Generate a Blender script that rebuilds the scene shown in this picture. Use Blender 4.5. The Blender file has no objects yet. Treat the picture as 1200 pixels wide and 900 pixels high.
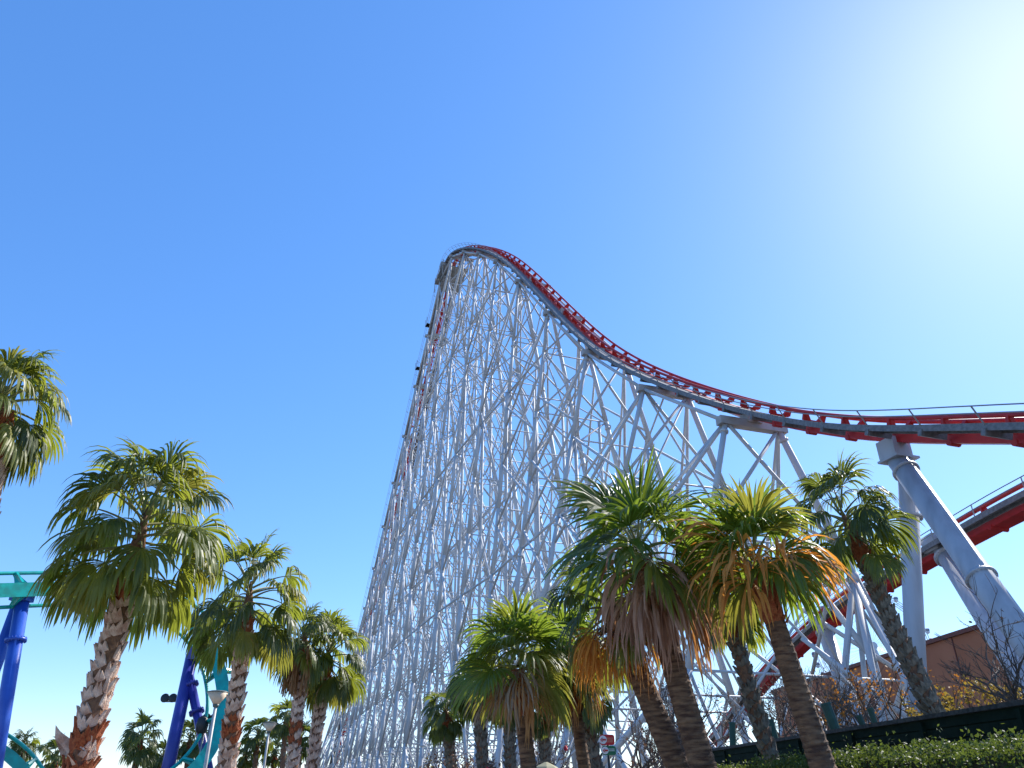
import bpy, math, random
from mathutils import Vector, Matrix

PI = math.pi
scene = bpy.context.scene
col = scene.collection

# ------------------------------------------------------------------ camera numbers
F, HZ, EYE = 890.0, 480.0, 1.6
PITCH = math.atan(HZ / F)
CP, SP = math.cos(PITCH), math.sin(PITCH)

def ray(x, y):
    a, b = x - 600.0, 450.0 - y
    return Vector((a, F * CP - b * SP, F * SP + b * CP))

def at(x, y, d):
    """point seen at photo pixel x,y standing d metres away along the ground"""
    r = ray(x, y)
    return r * (d / math.hypot(r.x, r.y)) + Vector((0, 0, EYE))

def down(p0, p1, z=0.0):
    t = (p0.z - z) / (p0.z - p1.z)
    return p0 + (p1 - p0) * t

AZ = math.atan((265 - 600) / (F / CP))
U = Vector((math.sin(AZ), math.cos(AZ), 0))
V = Vector((math.cos(AZ), -math.sin(AZ), 0))
ZV = Vector((0, 0, 1))
DT = 27.0

def uvz(u, v, z):
    return U * u + V * v + ZV * z

def onplane(x, y, d):
    r = ray(x, y); t = d / r.dot(V)
    return (t * r.dot(U), t * r.z + EYE)

# ------------------------------------------------------------------ mesh builder
class MB:
    def __init__(self):
        self.v = []; self.f = []; self.m = []
    def face(self, pts, m=0):
        n = len(self.v); self.v.extend([tuple(p) for p in pts]); self.f.append(tuple(range(n, n + len(pts)))); self.m.append(m)
    def path(self, pts, rad, n=8, m=0, cap=True, ref=None):
        """tube along pts"""
        k = len(pts); base = len(self.v)
        if not isinstance(rad, (list, tuple)): rad = [rad] * k
        prev = None
        for i in range(k):
            t = (pts[min(i + 1, k - 1)] - pts[max(i - 1, 0)])
            if t.length < 1e-9: t = Vector((0, 0, 1))
            t.normalize()
            if prev is None:
                a = ZV if abs(t.z) < .9 else Vector((1, 0, 0))
                s = t.cross(a).normalized()
            else:
                s = prev - t * prev.dot(t)
                s = s.normalized() if s.length > 1e-6 else t.cross(ZV).normalized()
            prev = s
            w = t.cross(s)
            for j in range(n):
                an = 2 * PI * j / n
                self.v.append(tuple(pts[i] + (s * math.cos(an) + w * math.sin(an)) * rad[i]))
        for i in range(k - 1):
            for j in range(n):
                a = base + i * n + j; b = base + i * n + (j + 1) % n
                self.f.append((a, b, b + n, a + n)); self.m.append(m)
        if cap:
            self.f.append(tuple(base + j for j in range(n - 1, -1, -1))); self.m.append(m)
            self.f.append(tuple(base + (k - 1) * n + j for j in range(n))); self.m.append(m)
    def tube(self, p0, p1, r0, r1=None, n=6, m=0):
        self.path([Vector(p0), Vector(p1)], [r0, r0 if r1 is None else r1], n, m)
    def ring(self, p, d, r, th, n=12, m=0):
        d = d.normalized(); self.path([p - d * th, p + d * th], r, n, m)
        if n >= 20:
            a = d.cross(ZV).normalized(); b = a.cross(d)
            for k in range(20):
                q = p + (a * math.cos(k * PI / 10) + b * math.sin(k * PI / 10)) * (r * .93)
                self.path([q - d * (th + .05), q + d * (th + .05)], .025, 5, m)
    def sweep(self, pts, Bs, Ns, prof, m=0, closed=True):
        """prof: list of (b,n) corners swept along pts with frames"""
        base = len(self.v); q = len(prof)
        for p, B, N in zip(pts, Bs, Ns):
            for (b, n) in prof: self.v.append(tuple(p + B * b + N * n))
        for i in range(len(pts) - 1):
            for j in range(q):
                a = base + i * q + j; b = base + i * q + (j + 1) % q
                self.f.append((a, b, b + q, a + q)); self.m.append(m)
        self.f.append(tuple(base + j for j in range(q - 1, -1, -1))); self.m.append(m)
        self.f.append(tuple(base + (len(pts) - 1) * q + j for j in range(q))); self.m.append(m)
    def obox(self, c, X, Y, Z, m=0):
        """box with half-vectors X,Y,Z"""
        b = len(self.v)
        for sx, sy, sz in ((-1,-1,-1),(1,-1,-1),(1,1,-1),(-1,1,-1),(-1,-1,1),(1,-1,1),(1,1,1),(-1,1,1)):
            self.v.append(tuple(c + X * sx + Y * sy + Z * sz))
        for f in ((0,3,2,1),(4,5,6,7),(0,1,5,4),(1,2,6,5),(2,3,7,6),(3,0,4,7)):
            self.f.append(tuple(b + i for i in f)); self.m.append(m)
    def beam(self, p0, p1, w, h, m=0, up=ZV):
        p0 = Vector(p0); p1 = Vector(p1); d = p1 - p0; L = d.length; d.normalize()
        s = d.cross(up)
        s = s.normalized() if s.length > 1e-5 else d.cross(Vector((1, 0, 0))).normalized()
        n = s.cross(d)
        self.obox((p0 + p1) / 2, d * (L / 2), s * (w / 2), n * (h / 2), m)
    def build(self, name, mats, parent=None, smooth=False, loc=None):
        me = bpy.data.meshes.new(name)
        vs = self.v
        inv = parent.location.copy() if parent is not None and loc is None else (loc or Vector((0, 0, 0)))
        me.from_pydata([(x[0] - inv[0], x[1] - inv[1], x[2] - inv[2]) for x in vs], [], self.f)
        if not isinstance(mats, (list, tuple)): mats = [mats]
        for mt in mats: me.materials.append(mt)
        if len(mats) > 1: me.polygons.foreach_set('material_index', self.m)
        if smooth: me.polygons.foreach_set('use_smooth', [True] * len(self.f))
        me.update()
        o = bpy.data.objects.new(name, me); col.objects.link(o)
        if parent is not None: o.parent = parent
        elif loc is not None: o.location = loc
        return o

def thing(name, label, cat, loc=(0, 0, 0), group=None):
    o = bpy.data.objects.new(name, None); col.objects.link(o); o.location = Vector(loc)
    o.empty_display_size = .3
    tag(o, label, cat, group); return o

def tag(o, label=None, cat=None, group=None, kind=None):
    if label: o['label'] = label
    if cat: o['category'] = cat
    if group: o['group'] = group
    if kind: o['kind'] = kind
    return o

def sub(name, mb, mats, parent, smooth=False, origin=None):
    """a sub-part: parent is a part whose own parent carries the location; all parts sit at zero offset"""
    o = mb.build(name, mats, None, smooth, loc=None)
    base = origin or Vector((0, 0, 0))
    o.data.transform(Matrix.Translation(-base)); o.parent = parent
    return o

# ------------------------------------------------------------------ materials
def nt(name):
    m = bpy.data.materials.new(name); m.use_nodes = True
    return m, m.node_tree.nodes, m.node_tree.links

def mat(name, c1, c2=None, scale=3.0, rough=.6, bump=0.0, bscale=None, metal=0.0, detail=4, stretch=None, spec=.5, thr=(.35, .65)):
    m, N, L = nt(name); b = N['Principled BSDF']
    b.inputs['Roughness'].default_value = rough; b.inputs['Metallic'].default_value = metal
    b.inputs['Specular IOR Level'].default_value = spec
    tc = N.new('ShaderNodeTexCoord'); src = tc.outputs['Object']
    if stretch:
        mp = N.new('ShaderNodeMapping'); mp.inputs['Scale'].default_value = stretch
        L.new(src, mp.inputs['Vector']); src = mp.outputs['Vector']
    if c2:
        no = N.new('ShaderNodeTexNoise'); no.inputs['Scale'].default_value = scale; no.inputs['Detail'].default_value = detail
        L.new(src, no.inputs['Vector'])
        cr = N.new('ShaderNodeValToRGB'); cr.color_ramp.elements[0].position = thr[0]; cr.color_ramp.elements[1].position = thr[1]
        cr.color_ramp.elements[0].color = (*c1, 1); cr.color_ramp.elements[1].color = (*c2, 1)
        L.new(no.outputs['Fac'], cr.inputs['Fac']); L.new(cr.outputs['Color'], b.inputs['Base Color'])
    else: b.inputs['Base Color'].default_value = (*c1, 1)
    if bump:
        n2 = N.new('ShaderNodeTexNoise'); n2.inputs['Scale'].default_value = bscale or scale * 4; n2.inputs['Detail'].default_value = 5
        L.new(src, n2.inputs['Vector'])
        bp = N.new('ShaderNodeBump'); bp.inputs['Strength'].default_value = bump; bp.inputs['Distance'].default_value = .03
        L.new(n2.outputs['Fac'], bp.inputs['Height']); L.new(bp.outputs['Normal'], b.inputs['Normal'])
    return m

def leafmat(name, c1, c2, tr, trfac=.4, rough=.45, scale=2.5):
    m, N, L = nt(name); b = N['Principled BSDF']; out = N['Material Output']
    b.inputs['Roughness'].default_value = rough
    tc = N.new('ShaderNodeTexCoord')
    no = N.new('ShaderNodeTexNoise'); no.inputs['Scale'].default_value = scale; no.inputs['Detail'].default_value = 5
    L.new(tc.outputs['Object'], no.inputs['Vector'])
    cr = N.new('ShaderNodeValToRGB'); cr.color_ramp.elements[0].position = .35; cr.color_ramp.elements[1].position = .68
    cr.color_ramp.elements[0].color = (*c1, 1); cr.color_ramp.elements[1].color = (*c2, 1)
    L.new(no.outputs['Fac'], cr.inputs['Fac']); L.new(cr.outputs['Color'], b.inputs['Base Color'])
    t = N.new('ShaderNodeBsdfTranslucent'); t.inputs['Color'].default_value = (*tr, 1)
    mx = N.new('ShaderNodeMixShader'); mx.inputs['Fac'].default_value = trfac
    L.new(b.outputs[0], mx.inputs[1]); L.new(t.outputs[0], mx.inputs[2]); L.new(mx.outputs[0], out.inputs['Surface'])
    return m

M = {}
M['steel'] = mat('white_steel', (.46, .475, .49), (.54, .55, .56), scale=.7, rough=.62, spec=.25)
M['beam'] = mat('cream_steel', (.36, .33, .30), (.44, .42, .39), scale=1.5, rough=.5)
M['red'] = mat('red_paint', (.30, .008, .010), (.50, .018, .02), scale=1.6, rough=.5, bump=.1, thr=(.2, .6))
M['grate'] = mat('grey_grating', (.12, .125, .13), (.2, .2, .21), scale=6, rough=.6)
M['rail'] = mat('galvanised_rail', (.3, .31, .32), rough=.45, metal=.3)
M['tubewhite'] = mat('pale_column_paint', (.33, .34, .37), (.44, .46, .50), scale=2.2, rough=.5, stretch=(1, 1, .18), thr=(.25, .6))
M['machine'] = mat('dark_machinery', (.20, .21, .21), (.42, .42, .40), scale=3, rough=.6)
M['teal'] = mat('teal_paint', (.01, .27, .23), (.0, .42, .36), scale=2.5, rough=.35)
M['blue'] = mat('blue_paint', (.015, .07, .40), (.03, .11, .50), scale=1.2, rough=.35)
M['violet'] = mat('violet_paint', (.03, .035, .24), (.05, .055, .32), scale=1.2, rough=.35)
M['yellow'] = mat('yellow_paint', (.75, .38, .02), rough=.4)
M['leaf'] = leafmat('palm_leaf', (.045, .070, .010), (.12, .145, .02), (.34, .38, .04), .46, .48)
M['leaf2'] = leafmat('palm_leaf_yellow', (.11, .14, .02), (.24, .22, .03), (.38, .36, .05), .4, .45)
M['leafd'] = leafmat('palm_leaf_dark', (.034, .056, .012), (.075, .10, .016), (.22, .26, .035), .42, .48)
M['leaff'] = leafmat('palm_leaf_fresh', (.050, .095, .010), (.10, .16, .016), (.28, .38, .035), .42, .42)
M['dry'] = leafmat('dry_frond', (.28, .13, .045), (.50, .29, .12), (.6, .28, .08), .35, .7)
M['dryo'] = leafmat('dry_frond_orange', (.48, .19, .03), (.66, .32, .07), (.8, .34, .05), .45, .7)
M['dryp'] = leafmat('dry_frond_pinkish', (.30, .15, .09), (.58, .38, .27), (.6, .3, .15), .3, .75)
M['dryg'] = leafmat('dry_frond_grey', (.22, .16, .11), (.40, .31, .22), (.35, .22, .12), .2, .8)
M['petiole'] = mat('petiole_green', (.14, .16, .04), (.22, .2, .06), scale=3, rough=.5)
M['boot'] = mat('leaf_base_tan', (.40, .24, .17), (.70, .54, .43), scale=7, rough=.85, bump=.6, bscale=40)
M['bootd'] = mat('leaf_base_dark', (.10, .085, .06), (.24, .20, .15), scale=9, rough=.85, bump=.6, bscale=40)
M['core'] = mat('trunk_core', (.12, .06, .035), (.24, .12, .06), scale=14, rough=.9, bump=.5, bscale=50)
M['fibre'] = mat('red_fibre', (.24, .045, .012), (.38, .12, .04), scale=18, rough=.95, bump=.8, bscale=60)
M['ring'] = mat('ringed_trunk', (.07, .032, .018), (.24, .135, .07), scale=4, rough=.9, bump=.7, bscale=28, stretch=(1, 1, 5))
M['bark'] = mat('grey_bark', (.07, .055, .045), (.14, .11, .09), scale=10, rough=.9)
M['autumn'] = leafmat('autumn_leaf', (.30, .09, .02), (.42, .20, .03), (.5, .2, .03), .35, .6, 5)
M['autumny'] = leafmat('autumn_leaf_olive', (.14, .12, .02), (.36, .20, .03), (.4, .28, .04), .35, .6, 5)
M['brownleaf'] = leafmat('withered_leaf', (.12, .07, .05), (.24, .13, .08), (.2, .1, .05), .25, .7, 5)
M['hedge'] = leafmat('hedge_leaf', (.022, .048, .008), (.085, .12, .016), (.18, .24, .03), .28, .6, 12)
M['hedgein'] = mat('hedge_twigs', (.03, .03, .015), (.05, .045, .02), scale=20, rough=.95)
M['fence'] = mat('green_fence', (.005, .014, .009), (.010, .022, .015), scale=5, rough=.8, spec=.1)
M['cap'] = mat('fence_cap', (.008, .01, .008), (.05, .05, .045), scale=12, rough=.7)
M['greenpost'] = mat('green_post', (.006, .05, .035), (.012, .075, .05), scale=5, rough=.5)
M['brick'] = mat('brown_wall', (.30, .14, .075), (.35, .175, .10), scale=.4, rough=.85)
M['roof'] = mat('roof_edge', (.12, .04, .03), rough=.6)
M['ground'] = mat('asphalt', (.045, .045, .047), (.07, .068, .065), scale=2, rough=.9, bump=.3)
M['paver'] = mat('pale_paving', (.22, .20, .18), (.28, .26, .23), scale=3, rough=.9, bump=.2)
M['pole'] = mat('lamp_pole', (.42, .40, .37), (.5, .48, .45), scale=4, rough=.5)
M['shade'] = mat('lamp_shade_cream', (.62, .46, .30), (.7, .54, .38), scale=3, rough=.5)
M['shadecap'] = mat('lamp_cap', (.10, .12, .10), rough=.5)
M['black'] = mat('black_housing', (.02, .02, .02), rough=.5)
M['signred'] = mat('sign_red', (.62, .012, .02), rough=.4)
M['signgreen'] = mat('sign_green', (.01, .16, .07), rough=.4)
M['signwhite'] = mat('sign_white', (.8, .8, .8), rough=.4)
M['signtext'] = mat('sign_text', (.75, .35, .22), rough=.5)
M['pink'] = mat('pink_petals', (.75, .05, .14), rough=.6)
M['redp'] = mat('red_petals', (.5, .01, .03), rough=.6)
M['khaki'] = mat('khaki_canvas', (.3, .28, .16), rough=.8)
M['wheel'] = mat('wheel_steel', (.62, .64, .68), rough=.5)
M['cabin'] = mat('cabin_paint', (.45, .2, .22), rough=.4)
M['cabinw'] = mat('cabin_dark', (.12, .16, .22), rough=.3)

# ------------------------------------------------------------------ ground
mb = MB(); mb.face([(-900, -300, 0), (900, -300, 0), (900, 1500, 0), (-900, 1500, 0)])
tag(mb.build('ground', M['ground']), kind='structure')
mb = MB(); mb.face([(-16, -20, .004), (15, -20, .004), (5, 60, .004), (-40, 60, .004)])
tag(mb.build('path', M['paver']), kind='structure')

# ------------------------------------------------------------------ main coaster profile
PX = [(1290, 487, DT), (1200, 487, DT), (1045, 495, DT), (960, 486, DT), (890, 473, DT), (800, 446, DT), (740, 420, DT), (700, 393, DT), (660, 355, DT),
      (620, 316, DT), (600, 300, DT), (580, 291, DT), (562, 288, DT), (546, 291, DT), (533, 298, 26.6), (524, 310, 26.2),
      (518, 325, 25.6), (512, 343, 25.2), (490, 436, 25.2), (470, 525, 25.2), (450, 612, 25.2), (430, 700, 25.2)]
prof = [onplane(*p) for p in PX]
# continue the lift hill straight down to the station level
(ua, za), (ub, zb) = prof[-3], prof[-1]
sl = (zb - za) / (ub - ua)
prof.append((ub + (zb - 9) / -sl * .55, zb + sl * (zb - 9) / -sl * .55))
uu, zz = prof[-1]
prof.append((uu + (zz - 7) / -sl * 1.0, 7.0))
def catmull(P, step=.12):
    out = []
    for i in range(len(P) - 1):
        p0 = P[max(i - 1, 0)]; p1 = P[i]; p2 = P[i + 1]; p3 = P[min(i + 2, len(P) - 1)]
        n = 8
        for k in range(n):
            t = k / n
            out.append(tuple(.5 * ((2 * b) + (-a + c) * t + (2 * a - 5 * b + 4 * c - d) * t * t + (-a + 3 * b - 3 * c + d) * t ** 3) for a, b, c, d in zip(p0, p1, p2, p3)))
    out.append(P[-1]); return out
def resample(P, ds):
    out = [P[0]]; acc = 0
    for a, b in zip(P[:-1], P[1:]):
        L = math.dist(a, b)
        while acc + L >= ds:
            t = (ds - acc) / L
            a = tuple(x + (y - x) * t for x, y in zip(a, b)); out.append(a); L = math.dist(a, b); acc = 0
        acc += L
    return out
def smooth(P, w, it=1):
    for _ in range(it):
        P = [tuple(sum(c) / len(c) for c in zip(*P[max(0, i - min(w, i, len(P) - 1 - i)):i + min(w, i, len(P) - 1 - i) + 1])) for i in range(len(P))]
    return P
prof = smooth(resample(smooth(catmull(prof), 2, 2), 1.0), 3, 2)
TP = [uvz(u, DT, z) for u, z in prof]
def height(u):
    for (a, x), (b, y) in zip(prof[:-1], prof[1:]):
        if a <= u <= b: return x + (y - x) * (u - a) / (b - a)
    return prof[-1][1]
UTOP = max(prof, key=lambda q: q[1])[0]
def frames(pts, latf):
    Bs, Ns = [], []
    for i, p in enumerate(pts):
        t = (pts[min(i + 1, len(pts) - 1)] - pts[max(i - 1, 0)]).normalized()
        l = latf(i, t); b = (l - t * l.dot(t)).normalized(); n = b.cross(t)
        Bs.append(b); Ns.append(n)
    return Bs, Ns
TB, TN = frames(TP, lambda i, t: V)

coaster = thing('roller_coaster', 'giant roller coaster hill on white lattice steelwork with red track rising in the centre', 'roller coaster', uvz(UTOP, DT, 0))
O = coaster.location
def part(name, mb, mats, parent=coaster, smooth=False): return mb.build(name, mats, parent, smooth)

def box_track(name_root, pts, Bs, Ns, mat_t, tie=2.3, spine=(.5, .5, -.8), gauge=.62, rr=.10, root=coaster, tie_max=100, tie_shape='U'):
    w, h, c = spine
    m = MB(); m.sweep(pts, Bs, Ns, [(-w / 2, c - h / 2), (w / 2, c - h / 2), (w / 2, c + h / 2), (-w / 2, c + h / 2)])
    m.build('track_spine', mat_t, root)
    for s in (-1, 1):
        m = MB(); m.path([p + B * (s * gauge) for p, B in zip(pts, Bs)], rr, 8); m.build('running_rail', mat_t, root, True)
    acc = 0; k = 0; rest = MB(); last = pts[0]
    for i in range(1, len(pts)):
        acc += (pts[i] - pts[i - 1]).length
        if acc >= tie:
            acc = 0; m = MB() if k < tie_max else rest
            p, B, N = pts[i], Bs[i], Ns[i]; T = B.cross(N)
            for s in (-1, 1):
                m.beam(p + B * (s * gauge), p + B * (s * w * .35) + N * (c + h * .3), .22, .16, up=T)
                m.beam(p + B * (s * gauge) + T * .0, p + B * (s * gauge * .95) + N * (c * .55), .2, .12, up=T)
            m.path([p + N * (c - h / 2 + .02) - B * (w / 2 + .03), p + N * (c - h / 2 + .02) + B * (w / 2 + .03)], .14, 10)
            m.obox(p + N * (c * .55), B * (gauge * .95), T * .07, N * .06)
            if k < tie_max: m.build('crosstie', mat_t, root)
            k += 1
    if k > tie_max: tag(rest.build('far_crossties', mat_t, root), kind='stuff')
box_track('t', TP, TB, TN, M['red'])

def walkway(pts, Bs, Ns, b0, b1, lvl, lean, root, name='walkway', every=2.3, bracket=True, hr=.65, ang=1.0):
    m = MB()
    lo, hi = min(b0, b1), max(b0, b1)
    m.sweep(pts, Bs, Ns, [(lo, lvl - .05), (hi, lvl - .05), (hi, lvl + .05), (lo, lvl + .05)])
    for b in (b0, b1):
        m.sweep(pts, Bs, Ns, [(b - .03, lvl - .2), (b + .03, lvl - .2), (b + .03, lvl + .08), (b - .03, lvl + .08)])
    acc = 0
    posts = []
    for i in range(1, len(pts)):
        acc += (pts[i] - pts[i - 1]).length
        if acc >= every:
            acc = 0; p, B, N = pts[i], Bs[i], Ns[i]; T = B.cross(N)
            posts.append(i)
            if bracket:
                m.obox(p + B * ((b0 + b1) / 2 * .85) + N * (lvl - .26), B * (abs(b1 - b0) * .6 + .2), T * .1, N * .14)
    m.build(name, M['grate'], root)
    h = MB(); s = 1 if b1 > b0 else -1
    def top(i, hh): return pts[i] + Bs[i] * (b1 + s * ang * hh) + Ns[i] * (lvl) + (Ns[i] * .7 + ZV * .3).normalized() * hh
    for i in posts: h.tube(top(i, -.1), top(i, hr), .035, n=4)
    for hh in (hr, hr * .62):
        h.path([top(i, hh) for i in range(len(pts))], .028, 4)
    h.build('handrail', M['rail'], root)
walkway(TP, TB, TN, -.95, -1.75, -.55, .3, coaster)
it = next(i for i, q in enumerate(prof) if q[0] > UTOP - 10)
walkway(TP[it:], TB[it:], TN[it:], .95, 1.75, -.45, .3, coaster)

# platform with motors at the crest
m = MB(); i0 = min(range(len(prof)), key=lambda i: abs(prof[i][0] - (UTOP + 2)))
c = TP[i0]
m.obox(c + ZV * -2.2, U * 3.4, V * 2.6, ZV * .08); m.obox(c + ZV * -4.2, U * 2.6, V * 2.0, ZV * .06)
for a in (-1, 1):
    for b in (-1, 0, 1):
        m.tube(c + U * 3.3 * a + V * 2.5 * b + ZV * -4.3, c + U * 3.3 * a + V * 2.5 * b + ZV * -.9, .07, n=4)
m.obox(c + ZV * -3.5 - V * 1.0, U * 1.0, V * .5, ZV * .4); m.obox(c + ZV * -3.5 + V * 1.0 + U * .8, U * .6, V * .5, ZV * .35)
m.obox(c + ZV * -1.5 - V * 2.3 - U * 2, U * .7, V * .4, ZV * .5)
for hh in (-1.7, -1.15):
    for a in (-1, 1): m.tube(c + U * 3.3 * a - V * 2.5 + ZV * hh, c + U * 3.3 * a + V * 2.5 + ZV * hh, .04, n=4); m.tube(c - U * 3.3 + V * 2.5 * a + ZV * hh, c + U * 3.3 + V * 2.5 * a + ZV * hh, .04, n=4)
part('crest_platform', m, M['machine'])
# small landing cages along the lift stair
for du in (12, 20):
    i1 = min(range(len(prof)), key=lambda i: abs(prof[i][0] - (UTOP + du)))
    m = MB(); c = TP[i1] - V * 2.0 + TN[i1] * .25
    m.obox(c - ZV * .6, U * .7, V * .5, ZV * .05)
    for a in (-1, 1):
        for b in (-1, 1): m.tube(c + U * .7 * a + V * .5 * b - ZV * .6, c + U * .7 * a + V * .5 * b + ZV * 1.0, .05, n=4)
        part('stair_landing', m, M['machine'])

# ------------------------------------------------------------------ support bents
PANEL = 7.0
bents = [35.1, 44.6, 54.2, 63.6, 73.2, 82.8, 92.4, 102.0, 111.6]
u = bents[-1]
while u + 9.6 < prof[-1][0] - 2: u += 9.6; bents.append(u)
HB, W0 = {}, 1.85
def base_w(H, s): return 9.4 + .035 * H if s > 0 else (W0 + .3 * H if H < 30 else (10.8 - (H - 30) * .19 if H < 54 else min(6.3 + (H - 54) * .05, 7.4)))
def halfw(H, z, s=1): return W0 + (base_w(H, s) - W0) * (H - z) / H
def levels(H):
    L = [0.0]; z = PANEL
    while z < H - 3.0: L.append(z); z += PANEL
    L.append(H); return L
rng = random.Random(4)
def rleg(H, z, s=1): return (.20 + .17 * min(1, (H - z) / 60)) if s > 0 else (.17 + .09 * min(1, (H - z) / 60))
for bi, ub in enumerate(bents):
    H = height(ub) - 1.75; HB[ub] = H
    mb = MB()
    mb.beam(uvz(ub, DT - W0 - .5, H), uvz(ub, DT + W0 + .5, H), .55, .5)
    mb.obox(uvz(ub, DT, H + .42), V * .5, U * .4, ZV * .36)
    bent = part('support_bent', mb, M['beam'])
    Ls = levels(H)
    for s in (-1, 1):
        lg = MB()
        for a, b in zip(Ls[:-1], Ls[1:]):
            lg.tube(uvz(ub, DT + s * halfw(H, a, s), a), uvz(ub, DT + s * halfw(H, b, s), b), rleg(H, a, s), rleg(H, b, s), n=10)
        for k, a in enumerate(Ls[1:]):
            if k % 2 == 0: 
                d = uvz(0, s * (halfw(H, a, s) - halfw(H, a - 1, s)), 1)
                lg.ring(uvz(ub, DT + s * halfw(H, a, s), a) - d * .7, d, rleg(H, a, s) + .09, .07)
        sub('leg', lg, M['steel'], bent, True, O)
    br = MB()
    IN = 3.4
    for k, (a, b) in enumerate(zip(Ls[:-1], Ls[1:])):
        W = {s: (halfw(H, a, s), halfw(H, b, s)) for s in (-1, 1)}; wa = W[1][0]; wl, wr = W[-1][1], W[1][1]
        if b < H: br.tube(uvz(ub, DT - wl, b), uvz(ub, DT + wr, b), .075, n=5)
        mid = uvz(ub, DT, a)
        if wa > IN + 2.2:
            if k + 2 < len(Ls) and k % 2 == 0:
                z2 = Ls[k + 2]
                br.tube(uvz(ub, DT - W[-1][0], a), uvz(ub, DT + halfw(H, z2, 1), z2), .085, n=5); br.tube(uvz(ub, DT + W[1][0], a), uvz(ub, DT - halfw(H, z2, -1), z2), .085, n=5)
            for s in (-1, 1):
                # panel between the outer leg and the inner column
                if k % 2: br.tube(uvz(ub, DT + s * W[s][0], a), uvz(ub, DT + s * IN, b), .1, n=5)
                else: br.tube(uvz(ub, DT + s * IN, a), uvz(ub, DT + s * W[s][1], b), .1, n=5)
            br.tube(uvz(ub, DT - IN, a), uvz(ub, DT, b), .08, n=5); br.tube(uvz(ub, DT + IN, a), uvz(ub, DT, b), .08, n=5)
        else:
            r = .12 if H < 40 else .1
            br.tube(uvz(ub, DT - W[-1][0], a), uvz(ub, DT + wr, b), r, n=6); br.tube(uvz(ub, DT + W[1][0], a), uvz(ub, DT - wl, b), r, n=6)
            if H > 30 and k % 2: br.tube(mid, uvz(ub, DT - wl, b), r * .8, n=6); br.tube(mid, uvz(ub, DT + wr, b), r * .8, n=6)
    sub('cross_bracing', br, M['steel'], bent, True, O)
    zi = [z for z in Ls if halfw(H, z) > IN + .3]
    if len(zi) > 1 and H > 34:
        for s in (-1, 1):
            ic = MB(); ic.tube(uvz(ub, DT + s * IN, 0), uvz(ub, DT + s * IN, zi[-1]), .2, .15, n=8); sub('inner_column', ic, M['steel'], bent, True, O)
for bi, (ua, ub) in enumerate(zip(bents[:-1], bents[1:])):
    Ha, Hb = HB[ua], HB[ub]; Hm = min(Ha, Hb)
    mb = MB()
    for s in (-1, 1):
        def P(u_, H_, z, s=s): return uvz(u_, DT + s * halfw(H_, z, s), z)
        z = 0.0; k = 0
        zs = []
        stp = PANEL if Hm < 56 else PANEL * 2
        zs = [Hm]
        while zs[-1] > stp * 1.3: zs.append(zs[-1] - stp)
        zs.append(0.0); zs = zs[::-1]
        full = Hm < 56
        # X panels on both faces, thicker low down
        for a, b in zip(zs[:-1], zs[1:]):
            r = .10 + .05 * (1 - a / max(Hm, 1))
            if (bi + k) % 2 == 0 or b == zs[-1] or s == 1 or full: mb.tube(P(ua, Ha, a), P(ub, Hb, b), r, n=6)
            if (bi + k) % 2 == 1 or b == zs[-1] or s == 1 or full: mb.tube(P(ub, Hb, a), P(ua, Ha, b), r, n=6)
            k += 1
        for z in (21.0, 42.0, 63.0):
            if z < Hm - 1: mb.tube(P(ua, Ha, z), P(ub, Hb, z), .12, n=6)
        mb.tube(P(ua, Ha, Ha), P(ub, Hb, Hb), .13, n=6)
        if Hm > 24 and s == 1:
            zc = Hm
            while zc > PANEL * 1.5:
                zn = zc - PANEL; q1, q2 = ((ua, ub) if int(zc / PANEL) % 2 else (ub, ua)); mb.tube(uvz(q1, DT, zn), uvz(q2, DT, zc), .075, n=5); zc = zn
        # inner plane zigzag
        if Hm > 36:
            za = 0.0; k = 0
            while za + PANEL * 2 < Hm - 18:
                zb = za + PANEL * 2
                q0 = (ua, ub) if (k + bi) % 2 else (ub, ua)
                mb.tube(uvz(q0[0], DT + s * 3.4, za), uvz(q0[1], DT + s * 3.4, zb), .09, n=5)
                za = zb; k += 1
        # links that tie the top chord corner to the next bent lower down
        lo = max(Hm - 9.5, 0)
        if Hb > Ha: mb.tube(P(ua, Ha, Ha), P(ub, Hb, lo), .13, n=6)
        else: mb.tube(P(ub, Hb, Hb), P(ua, Ha, lo), .13, n=6)
    part('longitudinal_bracing', mb, M['steel'], smooth=True)

# tubular support at the near end of the track
u0 = 25.2; zt = height(u0)
mb = MB(); mb.obox(uvz(u0, DT, zt - 1.55), V * .5, U * .5, ZV * .45); mb.obox(uvz(u0, DT + .1, zt - 2.05), V * .66, U * .6, ZV * .05)
cs = part('column_support', mb, M['tubewhite'])
A0 = uvz(u0, DT + .1, zt - 2.1); A1 = at(1214, 768, 32); Ag = down(A0, A1)
mb = MB(); mb.path([A0 + (A0 - Ag).normalized() * .3, Ag], .49, 24); d = (Ag - A0).normalized()
for t in (.045, .42): mb.ring(A0 + (Ag - A0) * t, d, .59, .05, 24)

sub('column', mb, M['tubewhite'], cs, True, O)
B0 = A0 + (Ag - A0) * .06; B0 = at(1063, 548, math.hypot(B0.x, B0.y) + .6); B1 = at(1073, 775, math.hypot(B0.x, B0.y) - .2); Bg = down(B0, B1)
mb = MB(); mb.path([B0, Bg], .40, 24); mb.ring(B0 + (Bg - B0) * .155, (Bg - B0), .56, .06, 24)
sub('column', mb, M['tubewhite'], cs, True, O)

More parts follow.
